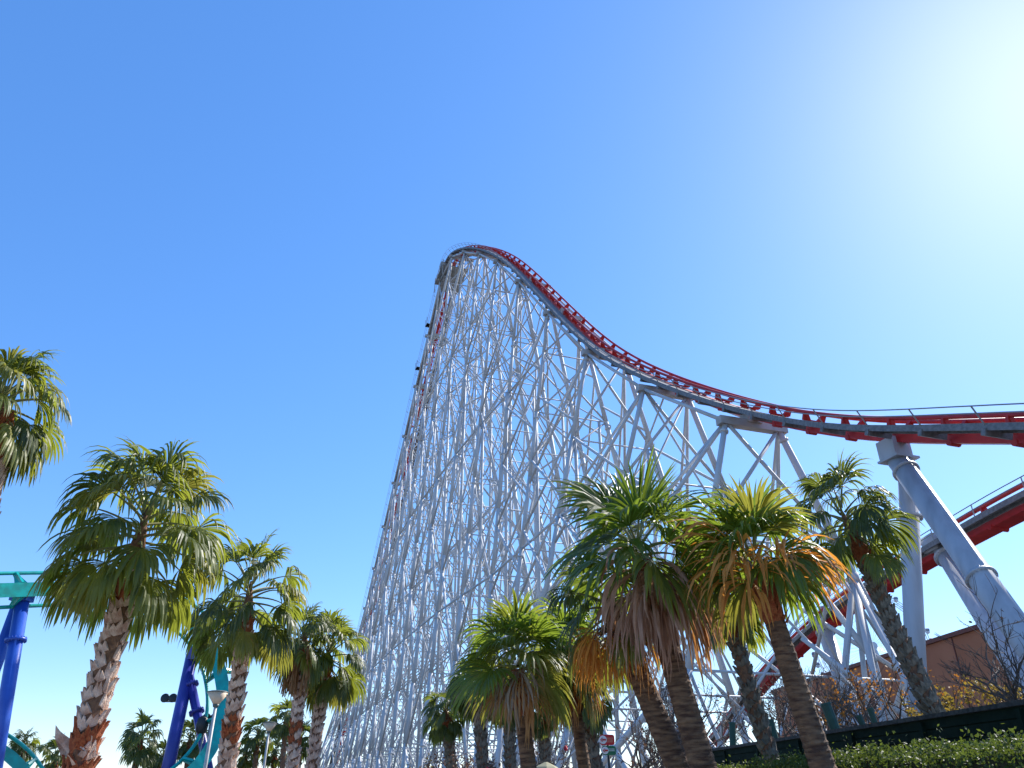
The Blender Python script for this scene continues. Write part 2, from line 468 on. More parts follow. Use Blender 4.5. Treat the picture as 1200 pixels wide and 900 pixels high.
# ------------------------------------------------------------------ lower return track
LP = [(1400, 488, 34), (1300, 530, 36.5), (1200, 577, 40), (1105, 631, 45.5), (1000, 694, 54), (940, 744, 62), (890, 796, 72), (850, 850, 85), (815, 885, 100), (770, 905, 120)]
pts = [tuple(at(*p)) for p in LP]
pts = [Vector(p) for p in smooth(resample(smooth(catmull(pts), 2, 2), 1.2), 2, 2)]
LB, LN = frames(pts, lambda i, t: t.cross(ZV) * -1 if False else Vector((.75, .66, -.1)))
low = thing('coaster_track', 'lower red coaster track with grey walkway curving down behind the tubular columns', 'coaster track', (pts[6].x, pts[6].y, 0))
box_track('l', pts, LB, LN, M['red'], root=low, tie=2.6, spine=(.8, .7, -.62), gauge=.6)
walkway(pts, LB, LN, -.66, -1.05, -.6, .3, low, every=2.6, ang=.1, bracket=False)
OL = low.location
def leglow(top, a, b, r, rt=None):
    g = down(a, b); m = MB(); m.path([a, g], [rt or r, r], 20); d = (g - a).normalized()
    m.ring(a + d * .9, d, (rt or r) + .16, .06, 20); m.obox(a + ZV * .15, Vector((.7, 0, 0)), Vector((0, .6, 0)), ZV * .4)
    m.build('column', M['tubewhite'], low, True)
leglow(0, at(1103, 640, 45.3), at(1189, 778, 40.5), .5)
leglow(0, at(963, 728, 58), at(1005, 850, 55), .55, .5)
leglow(0, at(1290, 560, 36.3), at(1370, 700, 33), .5)
# white bundle of thin struts meeting under the second bent
_r = ray(1000, 678); _t = 35.1 / _r.dot(U); nd = uvz(35.1, _t * _r.dot(V), _t * _r.z + EYE)
mb = MB()
for (x, y, d, r) in ((983, 860, 46, .19), (1038, 860, 44, .19), (1088, 850, 43, .17), (1022, 868, 48, .15), (1050, 868, 46, .12)):
    g = down(nd, at(x, y, d), .0); mb.tube(nd, g, r, n=8)
mb.ring(nd, ZV, .33, .3, 12)
mb.tube(uvz(35.1, DT + W0, HB[35.1]), nd, .2, n=10)
mb.tube(nd, at(905, 700, 47), .12, n=8); mb.tube(at(940, 665, 50), at(1025, 775, 46), .17, n=8); mb.tube(at(940, 748, 45), at(1075, 850, 43), .13, n=8)
part('strut_fan', mb, M['steel'], smooth=True)

# ------------------------------------------------------------------ teal coaster on the left
def plane_track(root, pix, dist, matt, ties_at=2.2, gauge=.74, sw=.62):
    P = [tuple(at(x, y, d)) for x, y, d in pix]
    P = [Vector(p) for p in smooth(resample(smooth(catmull(P), 1, 2), .4), 2, 2)]
    Bs, Ns = frames(P, lambda i, t: t.cross(P[i] - Vector((0, 0, EYE))))
    m = MB(); m.sweep(P, Bs, Ns, [(-sw / 2, -.55), (sw / 2, -.55), (sw / 2, -.05), (-sw / 2, -.05)]); m.build('track_spine', matt, root)
    for s in (-1, 1):
        m = MB(); m.path([p + B * (s * gauge) + N * .3 for p, B, N in zip(P, Bs, Ns)], .085, 8); m.build('running_rail', matt, root, True)
    acc = 0
    for i in range(1, len(P)):
        acc += (P[i] - P[i - 1]).length
        if acc > ties_at:
            acc = 0; p, B, N = P[i], Bs[i], Ns[i]; T = B.cross(N); m = MB()
            for s in (-1, 1):
                m.face([p + B * (s * gauge) + N * .3 + T * .05, p + B * (s * gauge) + N * .2 - T * .05, p + B * (s * sw / 2) - N * .5 - T * .16, p + B * (s * sw / 2) - N * .05 + T * .16])
                m.beam(p + B * (s * gauge) + N * .3, p + B * (s * sw * .45) - N * .1, .16, .12, up=T)
                m.beam(p + B * (s * gauge) + N * .2, p + B * (s * sw * .45) - N * .4, .16, .1, up=T)
            m.build('crosstie', matt, root)
    return P, Bs, Ns
TL = [(-120, 700, 39), (-60, 694, 40), (0, 692, 41), (60, 690, 42), (120, 692, 43), (180, 706, 43.5), (218, 722, 44), (246, 754, 44), (260, 793, 43.5), (263, 835, 43), (251, 874, 42.5), (226, 907, 42), (192, 932, 41.5)]
b0 = at(100, 700, 42)
teal = thing('teal_roller_coaster', 'teal roller coaster track on blue columns behind the shaggy palms', 'roller coaster', (b0.x, b0.y, 0))
plane_track(teal, TL, 0, M['teal'])
def tcol(a, b, r, mt, flange=None, flare=1.0):
    g = down(a, b); m = MB(); m.path([a, g], [r * flare, r], 20)
    for t in (flange or []): m.ring(a + (b - a) * t, b - a, r + .14, .05, 20)
    m.build('column', mt, teal, True)
tcol(at(26, 706, 41.6), at(-1, 868, 41), .29, M['blue'], [.29])
tcol(at(20, 712, 42.3), at(-38, 868, 44), .27, M['blue'])
tcol(at(225, 768, 44.6), at(198, 895, 43), .30, M['violet'])
tcol(at(222, 793, 44.2), at(243, 895, 43), .22, M['violet'], [.1, .42])
m = MB(); m.obox(at(26, 700, 41.6), Vector((.4, 0, 0)), Vector((0, .3, 0)), ZV * .18); m.build('track_saddle', M['blue'], teal)
m = MB(); m.obox(at(229, 766, 44.3), Vector((.26, 0, 0)), Vector((0, .26, 0)), ZV * .3); m.build('track_saddle', M['violet'], teal)

b0 = at(20, 890, 46)
tl2 = thing('teal_coaster_bend', 'low bend of teal coaster track with yellow trim beside the frame edge', 'coaster track', (b0.x, b0.y, 0))
P2, B2, N2 = plane_track(tl2, [(-90, 850, 46), (-40, 860, 46), (0, 876, 46), (22, 893, 46), (38, 915, 46), (48, 945, 46), (50, 985, 46)], 0, M['teal'], 1.3, .62, .5)
for k in (8, 12, 16, 19):
    if k * 2 < len(P2):
        i = k * 2; m = MB(); p = P2[i] + B2[i] * -.35 + N2[i] * .5; m.path([p - ZV * .22, p, p + ZV * .22], [.12, .2, .08], 8); m.build('yellow_trim', M['yellow'], tl2, True)
m = MB(); m.tube(P2[20] - N2[20] * .4, (P2[20].x, P2[20].y, 0), .2, n=14); m.build('column', M['blue'], tl2, True)

# ------------------------------------------------------------------ ferris wheel far behind
hub = at(1022, 758, 300); R = 64.5 * 300 / 1035
X = Vector((hub.y, -hub.x, 0)).normalized(); X = (Matrix.Rotation(.25, 3, 'Z') @ X)
Yd = X.cross(ZV)
fw = thing('ferris_wheel', 'pale ferris wheel showing thin spokes far beyond the brown building', 'ferris wheel', (hub.x, hub.y, 0))
def wp(a, r, off=0): return hub + X * math.cos(a) * r + ZV * math.sin(a) * r + Yd * off
for off in (-1, 1):
    m = MB()
    for r in (R, R * .93): m.path([wp(2 * PI * k / 72, r, off) for k in range(73)], .14, 5)
    for k in range(72): m.tube(wp(2 * PI * k / 72, R, off), wp(2 * PI * (k + .5) / 72, R * .93, off), .05, n=3)
    m.build('rim', M['wheel'], fw)
m = MB()
for k in range(72):
    m.tube(wp(2 * PI * k / 72, 1.0, 1.5 if k % 2 else -1.5), wp(2 * PI * k / 72, R, 1 if k % 2 else -1), .035, n=3)
    m.tube(wp(2 * PI * k / 72, R * .5, 1.2), wp(2 * PI * (k + 1) / 72, R * .5, 1.2), .05, n=3)
    m.tube(wp(2 * PI * k / 72, R * .72, -1.2), wp(2 * PI * (k + 1) / 72, R * .72, -1.2), .05, n=3)
m.build('spokes', M['wheel'], fw)
m = MB(); m.ring(hub, Yd, 1.3, 2.2, 16); m.build('hub', M['wheel'], fw)
for s in (-1, 1):
    for o in (-3.2, 3.2):
        m = MB(); m.tube(hub + Yd * o * .6, Vector((hub.x, hub.y, 0)) + X * s * 12 + Yd * o, .5, n=8); m.build('leg', M['wheel'], fw)
for k in range(36):
    c = wp(2 * PI * (k + .5) / 36, R + .9) ; m = MB()
    m.path([c - ZV * 1.3, c - ZV * 1.0, c, c + ZV * .45, c + ZV * .6], [.4, .72, .78, .6, .15], 8, 0); 
    cb = m.build('cabin', M['cabin'] if k % 3 == 0 else M['wheel'], fw)
    m = MB(); m.path([c - ZV * .45, c + ZV * .15], .8, 8); sub('window', m, M['cabinw'], cb, False, fw.location)

# ------------------------------------------------------------------ palms
def fan(mb, hub, D, S, L, nseg, spread, droop, mi, rg, ragged=.12, fold=.35, wid=1.0, mess=0.0):
    Nn = S.cross(D).normalized()
    if Nn.z < 0 and abs(Nn.z) > .05: Nn = -Nn
    T = (0, .2, .4, .56, .7, .85, 1.0)
    da = 2 * spread / nseg
    for k in range(nseg):
        a = -spread + da * (k + .5) + rg.gauss(0, mess)
        if rg.random() < mess * .8: continue
        d = (D * math.cos(a) + S * math.sin(a) + Nn * (abs(math.sin(a)) * .28 * rg.uniform(.6, 1.2)) + Vector((rg.gauss(0, mess), rg.gauss(0, mess), rg.gauss(0, mess)))).normalized()
        w = (S * math.cos(a) - D * math.sin(a)).normalized()
        l = L * (.70 + .30 * math.cos(a * .8)) * rg.uniform(1 - ragged * 1.6, 1)
        p = hub.copy(); cur = d.copy(); prev = 0
        dr = droop * rg.uniform(.65, 1.35)
        tw = rg.uniform(-.5, .5) * (1 + mess * 12)
        rows = []
        for t in T:
            st = (t - prev) * l
            if t > 0:
                x_ = min(1, max(0, (t - .25) / .5)); cur = (cur + Vector((rg.gauss(0, mess), rg.gauss(0, mess), -1)) * (dr * (x_ * x_ * (3 - 2 * x_)) * (t - prev) * 4.2)).normalized()
                p = p + cur * st
            prev = t
            full = l * da * .56 * wid
            if t < .57: hw = full * t
            else: hw = full * .56 * max(0, (1 - t) / .44) ** .8
            hw = max(hw, .0015)
            ww = w
            if t > .5: ww = (w + Nn * tw * (t - .4) * 2).normalized()
            ww = (ww - cur * ww.dot(cur)).normalized()
            nn = ww.cross(cur)
            rows.append((p - ww * hw, p + nn * hw * fold, p + ww * hw))
        b = len(mb.v)
        for r in rows: mb.v.extend([tuple(q) for q in r])
        for i in range(len(rows) - 1):
            q = b + i * 3
            mb.f.append((q, q + 1, q + 4, q + 3)); mb.m.append(mi)
            mb.f.append((q + 1, q + 2, q + 5, q + 4)); mb.m.append(mi)

def leaf(mb, c, az, el, Lp, L, rg, mi, nseg, spread, droop, sag=.5, pm=0, pr=.022, flop=.55, mess=0.0, wid=1.0):
    h = Vector((math.cos(az), math.sin(az), 0))
    cur = h * math.cos(el) + ZV * math.sin(el)
    p = c + h * .06; pts = [p.copy()]
    n = 6
    for i in range(n):
        cur = (cur - ZV * (sag / n) * (.4 + i * .25)).normalized()
        p = p + cur * (Lp / n); pts.append(p.copy())
    mb.path(pts, [pr * (1.5 - .9 * i / n) for i in range(n + 1)], 5, pm, cap=False)
    S = cur.cross(ZV)
    S = S.normalized() if S.length > 1e-3 else Vector((-h.y, h.x, 0))
    roll = rg.uniform(-.45, .45)
    D = (cur - ZV * flop * rg.uniform(.3, 1.0)).normalized()
    roll *= 1.7; S = (Matrix.Rotation(roll, 3, D) @ S)
    S = (S - D * S.dot(D)).normalized()
    fan(mb, p, D, S, L, nseg, spread, droop, mi, rg, mess=mess, wid=wid)

def trunk_pts(a, g, n, bow=.0, rg=None):
    out = []
    side = Vector((1, 0, 0))
    for i in range(n + 1):
        t = i / n
        out.append(g + (a - g) * t + side * (bow * math.sin(PI * t)))
    return out

def palm(label, hub, low, d, rad, rt, style, seed, group, n=34, lo_el=-50, droop=1.0, mats=None, dry=0, drymat='dry', bow=0.0, seg=30, dry_az=None, far=False, name='fan_palm', pods=0, rbase=None, lean_d=0, dry_len=.9, hi_el=85, fibre=.85, flop=.55, bootmat='boot', dry_el=(-55, -5), pet=.46, elp=.95, patch=None, flap=None, stem=.38, dry_sag=.8, dry_flop=.7, dry_droop=(.6, 2.1)):
    """hub,low: photo pixels of crown centre and of a low trunk point, d metres away; rad: crown radius in metres"""
    rg = random.Random(seed)
    c = at(hub[0], hub[1], d); q = at(low[0], low[1], d + lean_d); g = down(c, q)
    t = thing(name, label, 'palm tree', g, group)
    if patch: patch = tuple(at(low[0], y_, d).z for y_ in patch)
    # trunk
    mb = MB(); Hh = (c - g).length
    if style == 'boot':
        n_ = 8; P = trunk_pts(c, g, n_, bow); r0 = rbase or rt * 1.12
        mb.path(P, [r0 + (rt - r0) * i / n_ for i in range(n_ + 1)], 12, 0)
        step = .06 if not far else .16; k = 0; z = max(.3, 0)
        while z < Hh - .12:
            f = z / Hh; i = min(int(f * n_), n_ - 1); lt = f * n_ - i
            p = P[i].lerp(P[i + 1], lt); ax = (P[i + 1] - P[i]).normalized(); rr = r0 + (rt - r0) * f
            for hh in range(1 if far else 2):
                an = k * 2.39996 + hh * PI + rg.uniform(-.15, .15)
                s = ax.cross(Vector((math.sin(an), math.cos(an), .1))).normalized(); o = s.cross(ax).normalized()
                if rg.random() < .08: continue
                w = rr * rg.uniform(.45, .75); h = rr * rg.uniform(.7, 1.25) * (1.2 if rg.random() < .2 else 1)
                out = rr * rg.uniform(.2, .5); top = rr * rg.uniform(.15, .45)
                b0 = p + o * rr * .92
                a1 = b0 - s * w; a2 = b0 + s * w; mid = b0 - ax * h * .35
                t1 = b0 + ax * h + o * out - s * top + s * rg.uniform(-.3, .3) * w; t2 = b0 + ax * h * rg.uniform(.7, 1.2) + o * out * rg.uniform(.6, 1.5) + s * top
                tm = b0 + ax * h * .55 + o * out * .5
                m_ = 1 if f < .9 or rg.random() < .3 else 2
                if patch and patch[1] < p.z < patch[0] and rg.random() < .75: m_ = 2
                b = len(mb.v); dd = -o * .025
                vs = [mid, a2 , t2, tm, t1, a1]
                mb.v.extend([tuple(x + o * .02) for x in vs]); mb.v.extend([tuple(x + dd) for x in vs])
                mb.f.append((b, b + 1, b + 2, b + 3)); mb.m.append(m_); mb.f.append((b, b + 3, b + 4, b + 5)); mb.m.append(m_)
                mb.f.append((b + 9, b + 8, b + 7, b + 6)); mb.m.append(m_); mb.f.append((b + 11, b + 10, b + 9, b + 6)); mb.m.append(m_)
                for j in range(6):
                    j2 = (j + 1) % 6; mb.f.append((b + j, b + 6 + j, b + 6 + j2, b + j2)); mb.m.append(m_)
            z += step; k += 1
        if flap:
            q_ = at(flap[0], flap[1], d); s_ = Vector((0, .12, .03)); o_ = Vector((-1, -.1, .35)).normalized(); u_ = Vector((.2, 0, 1)).normalized()
            for sg in (0, -.06): mb.face([q_ + s_ * .5 + o_ * sg, q_ + o_ * .30 + u_ * .10 + s_ * sg, q_ + o_ * .42 + u_ * .16, q_ + o_ * .34 - u_ * .02, q_ - u_ * .22 + o_ * .12, q_ - u_ * .2 - o_ * .08], 1)
            for k_ in range(9):
                v_ = q_ + Vector((rg.uniform(0, .4), -.2, rg.uniform(-.35, -.05))); d_ = Vector((rg.uniform(-1, 1), -.3, rg.uniform(-.6, .9))).normalized()
                mb.face([v_, v_ + d_ * .2 + Vector((.03, 0, 0)), v_ + d_ * .22, v_ + Vector((.07, -.02, .02))], 2 if k_ % 3 else 1)
        mb.build('trunk', [M['core'], M[bootmat], M['fibre']], t)
    else:
        n_ = int(Hh / .035); P = trunk_pts(c, g, n_, bow); r0 = rbase or rt * 1.25; rr = []
        for i in range(n_ + 1):
            f = i / n_; r = r0 + (rt - r0) * f
            rr.append(r * (1 + (.035 if i % 3 == 0 else -.012) + rg.uniform(-.012, .012)))
        mb.path(P, rr, 18, 0)
        # ragged scar edges
        for i in range(0, n_, 3):
            for j in range(7):
                an = rg.uniform(0, 2 * PI); o = Vector((math.cos(an), math.sin(an), 0)); s = Vector((-o.y, o.x, 0))
                p = P[i] + o * rr[i] * .98; w = rg.uniform(.02, .05)
                mb.face([p - s * w, p + s * w, p + o * rg.uniform(.008, .02) + ZV * rg.uniform(.015, .03)], 0)
        mb.build('trunk', [M['ring']], t)
    # fibre sleeve
    ax = (c - g).normalized()
    fb = MB(); L_ = fibre; npt = 7
    fb.path([c - ax * L_ * (1 - i / npt) for i in range(npt + 1)], [rt * (1.02 + .45 * math.sin(PI * min(1, i / npt * 1.05)) * .8) for i in range(npt + 1)], 14)
    for k in range(36 if not far else 0):
        an = rg.uniform(0, 2 * PI); o = Vector((math.cos(an), math.sin(an), 0)); s = Vector((-o.y, o.x, 0)); zq = rg.uniform(.1, L_)
        p = c - ax * zq + o * rt * 1.2; w = rg.uniform(.03, .06); fb.face([p - s * w, p + s * w, p + o * rg.uniform(.05, .14) + ZV * rg.uniform(.1, .28) + s * rg.uniform(-.05, .05)])
    fb.build('fibre_sleeve', M['fibre'], t, True)
    # crown
    mats = mats or ('leaf', 'leaf2', 'leafd')
    if stem > .3: fs = MB(); fs.path([c - ax * .05, c + ax * stem * rad * .5, c + ax * stem * rad * .9], [rt * 1.2, rt * .6, rt * .15], 10); fs.build('crownshaft', M['core'], t, True)
    cb = MB(); Lp = rad * pet; L = rad * (1.1 - pet)
    for i in range(n):
        f = (i + .5) / n
        el = math.radians(hi_el + (lo_el - hi_el) * f ** elp + rg.uniform(-9, 9))
        az = i * 2.39996 + rg.uniform(-.3, .3)
        x = rg.random(); mi = 1 if x < .68 else (3 if x < .8 else 2)
        if f > .85 and rg.random() < .45: mi = 3
        young = max(0, 1 - f * 2.2)
        leaf(cb, c + ax * (stem * rad * (1 - f)), az, el, Lp * rg.uniform(.75, 1.15) * (.55 + .45 * min(1, f * 3)), L * rg.uniform(.85, 1.1), rg, {1: 1, 2: 2, 3: 3}[mi], seg if not far else 14,
             math.radians(105 - 55 * young * .6), droop * rg.uniform(.6, 1.3) * (1 - .5 * young), sag=.25 + .35 * f, flop=flop, mess=.018, wid=1.12, pr=.02 if not far else .03)
    cb.build('crown', [M['petiole'], M[mats[0]], M[mats[2]], M[mats[1]]], t)
    if dry:
        db = MB(); dm = [M['dryg'], M[drymat], M['dry']]
        for i in range(dry):
            az = (dry_az[i % len(dry_az)] + rg.uniform(-.35, .35)) if dry_az else i * 2.39996 + 1
            el = math.radians(rg.uniform(*dry_el))
            leaf(db, c - ax * rg.uniform(0, .3), az, el, Lp * rg.uniform(.5, .95), L * rg.uniform(.8, 1.15) * dry_len, rg, 1 if rg.random() < .65 else 2, 22, math.radians(rg.uniform(45, 95)), rg.uniform(*dry_droop), sag=dry_sag, pr=.018, flop=dry_flop, mess=.2, wid=.6)
        db.build('dry_fronds', dm, t)
    for i in range(pods):
        pb = MB(); an = rg.uniform(-2.6, -.4) ; o = Vector((math.cos(an), math.sin(an), 0)); p = c - ax * .1 + o * rt
        for k in range(70):
            e = p + o * rg.uniform(.25, .5) - ZV * rg.uniform(.3, 1.5) + Vector((rg.gauss(0, .07), rg.gauss(0, .07), 0))
            pb.path([p, p + o * .4 + ZV * .05, e], [.008, .012, .02], 3, 0, cap=False)
        pb.build('seed_cluster', M['dry'], t)
    return t

GP = 'shaggy fan palms along the walk'
palm('shaggy fan palm cut off by the photo edge, highest crown of the group', (-4, 492), (-60, 760), 15, 1.45, .22, 'boot', 11, GP, n=30, droop=1.35, seg=28, lo_el=-45)
palm('tall shaggy fan palm with thick leaning trunk in front of the teal coaster', (157, 656), (93, 895), 16, 1.95, .155, 'boot', 23, GP, n=42, droop=1.3, seg=28, lo_el=-35, hi_el=74, rbase=.235, flop=.2, pet=.52, elp=.95, stem=.6, patch=(855, 915), flap=(86, 872))
palm('shaggy fan palm rising beside the street lamp and curved teal track', (289, 722), (266, 895), 20.5, 1.75, .15, 'boot', 31, GP, n=32, droop=1.3, seg=26, lo_el=-35, hi_el=74, rbase=.19, flop=.2, pet=.52, elp=.95, stem=.55, patch=(843, 872))
palm('slender shaggy palm with hanging seed clusters, nearer of the two overlapping palms', (356, 758), (343, 895), 27, 1.4, .15, 'boot', 42, GP, n=27, droop=1.25, seg=24, pods=3, hi_el=82, pet=.5, patch=(845, 875))
palm('shaggy palm standing just next to the foot of the white lattice', (382, 782), (366, 895), 28, 1.7, .16, 'boot', 53, GP, n=28, droop=1.25, seg=24, hi_el=82, lo_el=-50, pet=.5)

GD = 'distant fan palms behind the coasters'
for lab, h_, l_, d, r, sd in (
    ('distant dark palm alone in open sky between thick palm and violet column', (164, 872), (158, 898), 60, 1.75, 61),
    ('small distant palm above the low teal bend', (28, 876), (26, 898), 75, 1.3, 62),
    ('distant palm tucked against the thick leaning palm trunk', (64, 895), (62, 915), 62, 1.5, 63),
    ('distant palm seen between the two violet columns', (222, 872), (219, 898), 62, 1.6, 64),
    ('distant palm half hidden by the violet column base', (190, 893), (187, 915), 66, 1.4, 65),
    ('distant palm just past the shaggy trunk by the lamp', (302, 866), (299, 898), 62, 1.5, 66),
    ('shorter distant palm below its taller neighbour near the second lamp', (287, 888), (285, 910), 64, 1.3, 67),
    ('distant palm with crown level with the second lamp head', (335, 848), (331, 898), 58, 1.5, 68),
    ('low distant palm at the foot of the second lamp', (322, 886), (320, 910), 66, 1.2, 69),
    ('distant palm behind the slender seed bearing palm', (352, 872), (349, 905), 60, 1.4, 70)):
    palm(lab, h_, l_, d, r, .17, 'boot', sd, GD, n=22, droop=1.0, far=True, mats=('leafd', 'leaf', 'leafd'), bootmat='bootd', fibre=.5)

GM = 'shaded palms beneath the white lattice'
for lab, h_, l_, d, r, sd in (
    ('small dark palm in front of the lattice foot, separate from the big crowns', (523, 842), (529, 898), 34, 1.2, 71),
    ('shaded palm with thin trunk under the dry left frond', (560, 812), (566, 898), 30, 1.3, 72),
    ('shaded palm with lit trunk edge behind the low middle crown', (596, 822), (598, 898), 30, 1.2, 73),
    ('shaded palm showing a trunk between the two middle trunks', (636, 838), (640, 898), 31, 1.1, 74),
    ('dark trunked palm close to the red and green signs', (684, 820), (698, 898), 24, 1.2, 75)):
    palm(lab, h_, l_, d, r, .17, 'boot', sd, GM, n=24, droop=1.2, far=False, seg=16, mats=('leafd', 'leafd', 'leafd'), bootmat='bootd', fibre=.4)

GF = 'young ringed palms with dry fronds in the foreground'
MF = ('leaff', 'leaf2', 'leaf')
palm('low bright green palm with pale withered fronds hanging over its trunk', (606, 785), (619, 895), 15.5, 1.45, .13, 'ring', 81, GF, pet=.3, elp=1.25, n=15, droop=.7, mats=MF, dry=7, stem=.25, drymat='dryg', dry_az=[-1.5, -1.9, -1.2, -2.9], lo_el=-12, seg=32, flop=.3, dry_el=(-30, 25))
palm('low palm with a thinner trunk left of the signs and drooping green crown', (667, 783), (684, 895), 16.5, 1.3, .11, 'ring', 82, GF, pet=.3, elp=1.25, n=22, droop=1.2, mats=MF, dry=4, drymat='dryo', dry_az=[-2.2, -.6], lo_el=-45, seg=30)
palm('foreground palm with a heavy skirt of orange brown dead fronds, left of the close pair', (722, 728), (793, 895), 13.5, 1.4, .17, 'ring', 83, GF, n=12, droop=1.2, mats=('leaf', 'leaf2', 'leafd'), dry=17, drymat='dryo', dry_az=[-2.6, -2.0, -1.4, 2.9, -2.9, 2.5], lo_el=-40, hi_el=55, seg=34, rbase=.22, dry_el=(-50, 20))
palm('foreground palm with tall stiff green fans, right trunk of the close pair', (752, 655), (823, 895), 13, 1.85, .16, 'ring', 84, GF, pet=.3, elp=1.25, n=16, droop=.45, mats=MF, dry=10, stem=.2, drymat='dryp', dry_az=[-1.9, -1.3, -.7, -2.4, .1, -.2, -1.6], lo_el=-14, hi_el=74, seg=34, flop=.25, rbase=.225, dry_len=1.1, dry_el=(-50, 10))
palm('foreground palm with bright orange dead fans on both sides before the fence', (888, 668), (963, 895), 12, 1.3, .13, 'ring', 85, GF, pet=.3, elp=1.25, n=15, droop=.8, mats=MF, dry=8, stem=.25, dry_sag=.25, dry_flop=.45, drymat='dryo', dry_az=[-2.75, -.3, -2.4, -.15, -2.9, -.6], lo_el=-15, seg=32, flop=.3, rbase=.20, dry_el=(20, 62), dry_len=1.4, dry_droop=(.5, 1.3))
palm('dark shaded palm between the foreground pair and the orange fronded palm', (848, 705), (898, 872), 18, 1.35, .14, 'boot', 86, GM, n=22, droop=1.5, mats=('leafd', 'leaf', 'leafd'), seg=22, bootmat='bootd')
palm('leaning palm with scaly grey trunk below the tubular coaster column', (1001, 630), (1093, 820), 19, 1.65, .135, 'boot', 87, 'scaly palms by the fence', n=24, droop=1.2, mats=('leafd', 'leaf', 'leafd'), seg=32, bootmat='bootd', lo_el=-30, hi_el=80, bow=-.1, stem=.5, rbase=.21)

# ------------------------------------------------------------------ street lamps and floodlights
def lamp(label, x, y, d, xl, yl, s=1.0):
    top = at(x, y, d); g = down(top, at(xl, yl, d)); g = Vector((top.x, top.y, 0))
    t = thing('street_lamp', label, 'street lamp', g, 'cone headed street lamps')
    m = MB(); m.tube(g, top - ZV * .62 * s, .085, .07, n=14); m.ring(g + ZV * .05, ZV, .16, .05, 14); m.build('pole', M['pole'], t, True)
    m = MB(); m.path([top - ZV * .62 * s, top - ZV * .5 * s], [.11 * s, .14 * s], 20); m.build('collar', M['shadecap'], t, True)
    m = MB(); m.path([top - ZV * .5 * s, top - ZV * .03], [.13 * s, .46 * s], 28); m.build('lamp_shade', M['shade'], t, True)
    m = MB(); m.path([top - ZV * .03, top, top + ZV * .05], [.47 * s, .48 * s, .3 * s], 28); m.build('lamp_cap', M['shadecap'], t, True)
lamp('cone headed street lamp in front of the curved teal track', 255.5, 811, 38.5, 241, 898)
lamp('cone headed street lamp further back between the palm trunks', 316.5, 847, 56, 310, 898)

def mast(label, x, y, d, offs, speaker=None):
    top = at(x, y, d); t = thing('floodlight_mast', label, 'floodlight', (top.x, top.y, 0), 'floodlight masts')
    m = MB(); m.tube((top.x, top.y, 0), top, .09, .06, n=10); m.build('pole', M['pole'], t, True)
    lo, hi = min(offs), max(offs)
    m = MB(); m.beam(top + Vector((min(lo, 0) - .1, 0, 0)), top + Vector((max(hi, 0) + .1, 0, 0)), .08, .08); m.build('crossarm', M['pole'], t)
    for o in offs:
        c = top + Vector((o, -.05, .16)); m = MB(); m.path([c + Vector((0, .16, -.05)), c + Vector((0, -.1, .0)), c + Vector((0, -.14, 0))], [.12, .24, .22], 14); m.build('floodlight', M['black'], t, True)
mast('twin floodlights poking out beside the violet column', 210, 822, 48, (-.75, -.1 - .22))
mast('floodlight crossarm half hidden by the nearer street lamp', 247, 846, 44, (-.2, .2, .45))
p = at(237, 850, 43)
t = thing('loudspeaker', 'black oval loudspeaker on a short bracket between violet column and lamp', 'loudspeaker', (p.x, p.y, 0))
m = MB(); m.path([p - ZV * .42, p - ZV * .3, p, p + ZV * .3, p + ZV * .42], [.1, .24, .29, .24, .1], 16); m.build('housing', M['black'], t, True)
m = MB(); m.tube((p.x + .1, p.y + .1, 0), (p.x + .1, p.y + .1, p.z), .05, n=8); m.build('pole', M['pole'], t, True)

# ------------------------------------------------------------------ direction signs on their post
d = 22.0
def sign(x, y, w, h, mbase, name, label, tm, dd=d):
    c = at(x, y, dd); r = Vector((1, 0, 0)); f = Vector((0, -1, 0))
    m = MB(); n = 20; pts = []
    for k in range(n):
        a = 2 * PI * k / n; e = .35
        pts.append((math.copysign(abs(math.cos(a)) ** e, math.cos(a)) * w, math.copysign(abs(math.sin(a)) ** e, math.sin(a)) * h))
    fr = [c + r * a + ZV * b + f * .02 for a, b in pts]; bk = [c + r * a + ZV * b - f * .02 for a, b in pts]
    m.face(fr); m.face(bk[::-1])
    for k in range(n): m.face([fr[k], bk[k], bk[(k + 1) % n], fr[(k + 1) % n]])
    t = thing(name, label, 'sign', (c.x, c.y, 0), 'direction signs')
    m.build('panel', mbase, t)
    cc = c - r * w * .6 + f * .03
    m = MB(); m.path([cc, cc + f * .012], h * .8, 24); m.build('disc', M['signwhite'], t)
    m = MB(); q = cc + f * .024
    m.obox(q + r * .03, r * h * .36, ZV * .018, f * .006)
    for s in (-1, 1): m.beam(q - r * h * .5, q - r * h * .12 + ZV * s * h * .36, .012, .04, up=f)
    m.build('arrow', M['signred'], t)
    m = MB(); rg = random.Random(int(x))
    for row, z in enumerate((.3, -.05, -.38)):
        if tm == 'signwhite' and row == 2: break
        x0 = -.12
        while x0 < .78:
            ww = rg.uniform(.05, .09); m.obox(c + r * (x0 + ww / 2) * w + ZV * z * h + f * .028, r * ww * w * .5, ZV * h * .10, f * .004); x0 += ww + .05
    m.build('lettering', M[tm], t)
    return t
sign(711.5, 867, .19, .125, M['signred'], 'direction_sign', 'red direction sign with a left arrow in a white disc', 'signtext')
sign(713.8, 879.5, .175, .11, M['signgreen'], 'direction_sign', 'green direction sign with a left arrow, mounted under the red one', 'signwhite')
p = at(712, 862, d + .08); m = MB(); m.tube((p.x, p.y, 0), (p.x, p.y, p.z), .035, n=10); m.ring(Vector((p.x, p.y, p.z)), ZV, .045, .02)
tag(m.build('sign_post', M['black'], None, True), 'thin black post carrying the red and green direction signs', 'post')

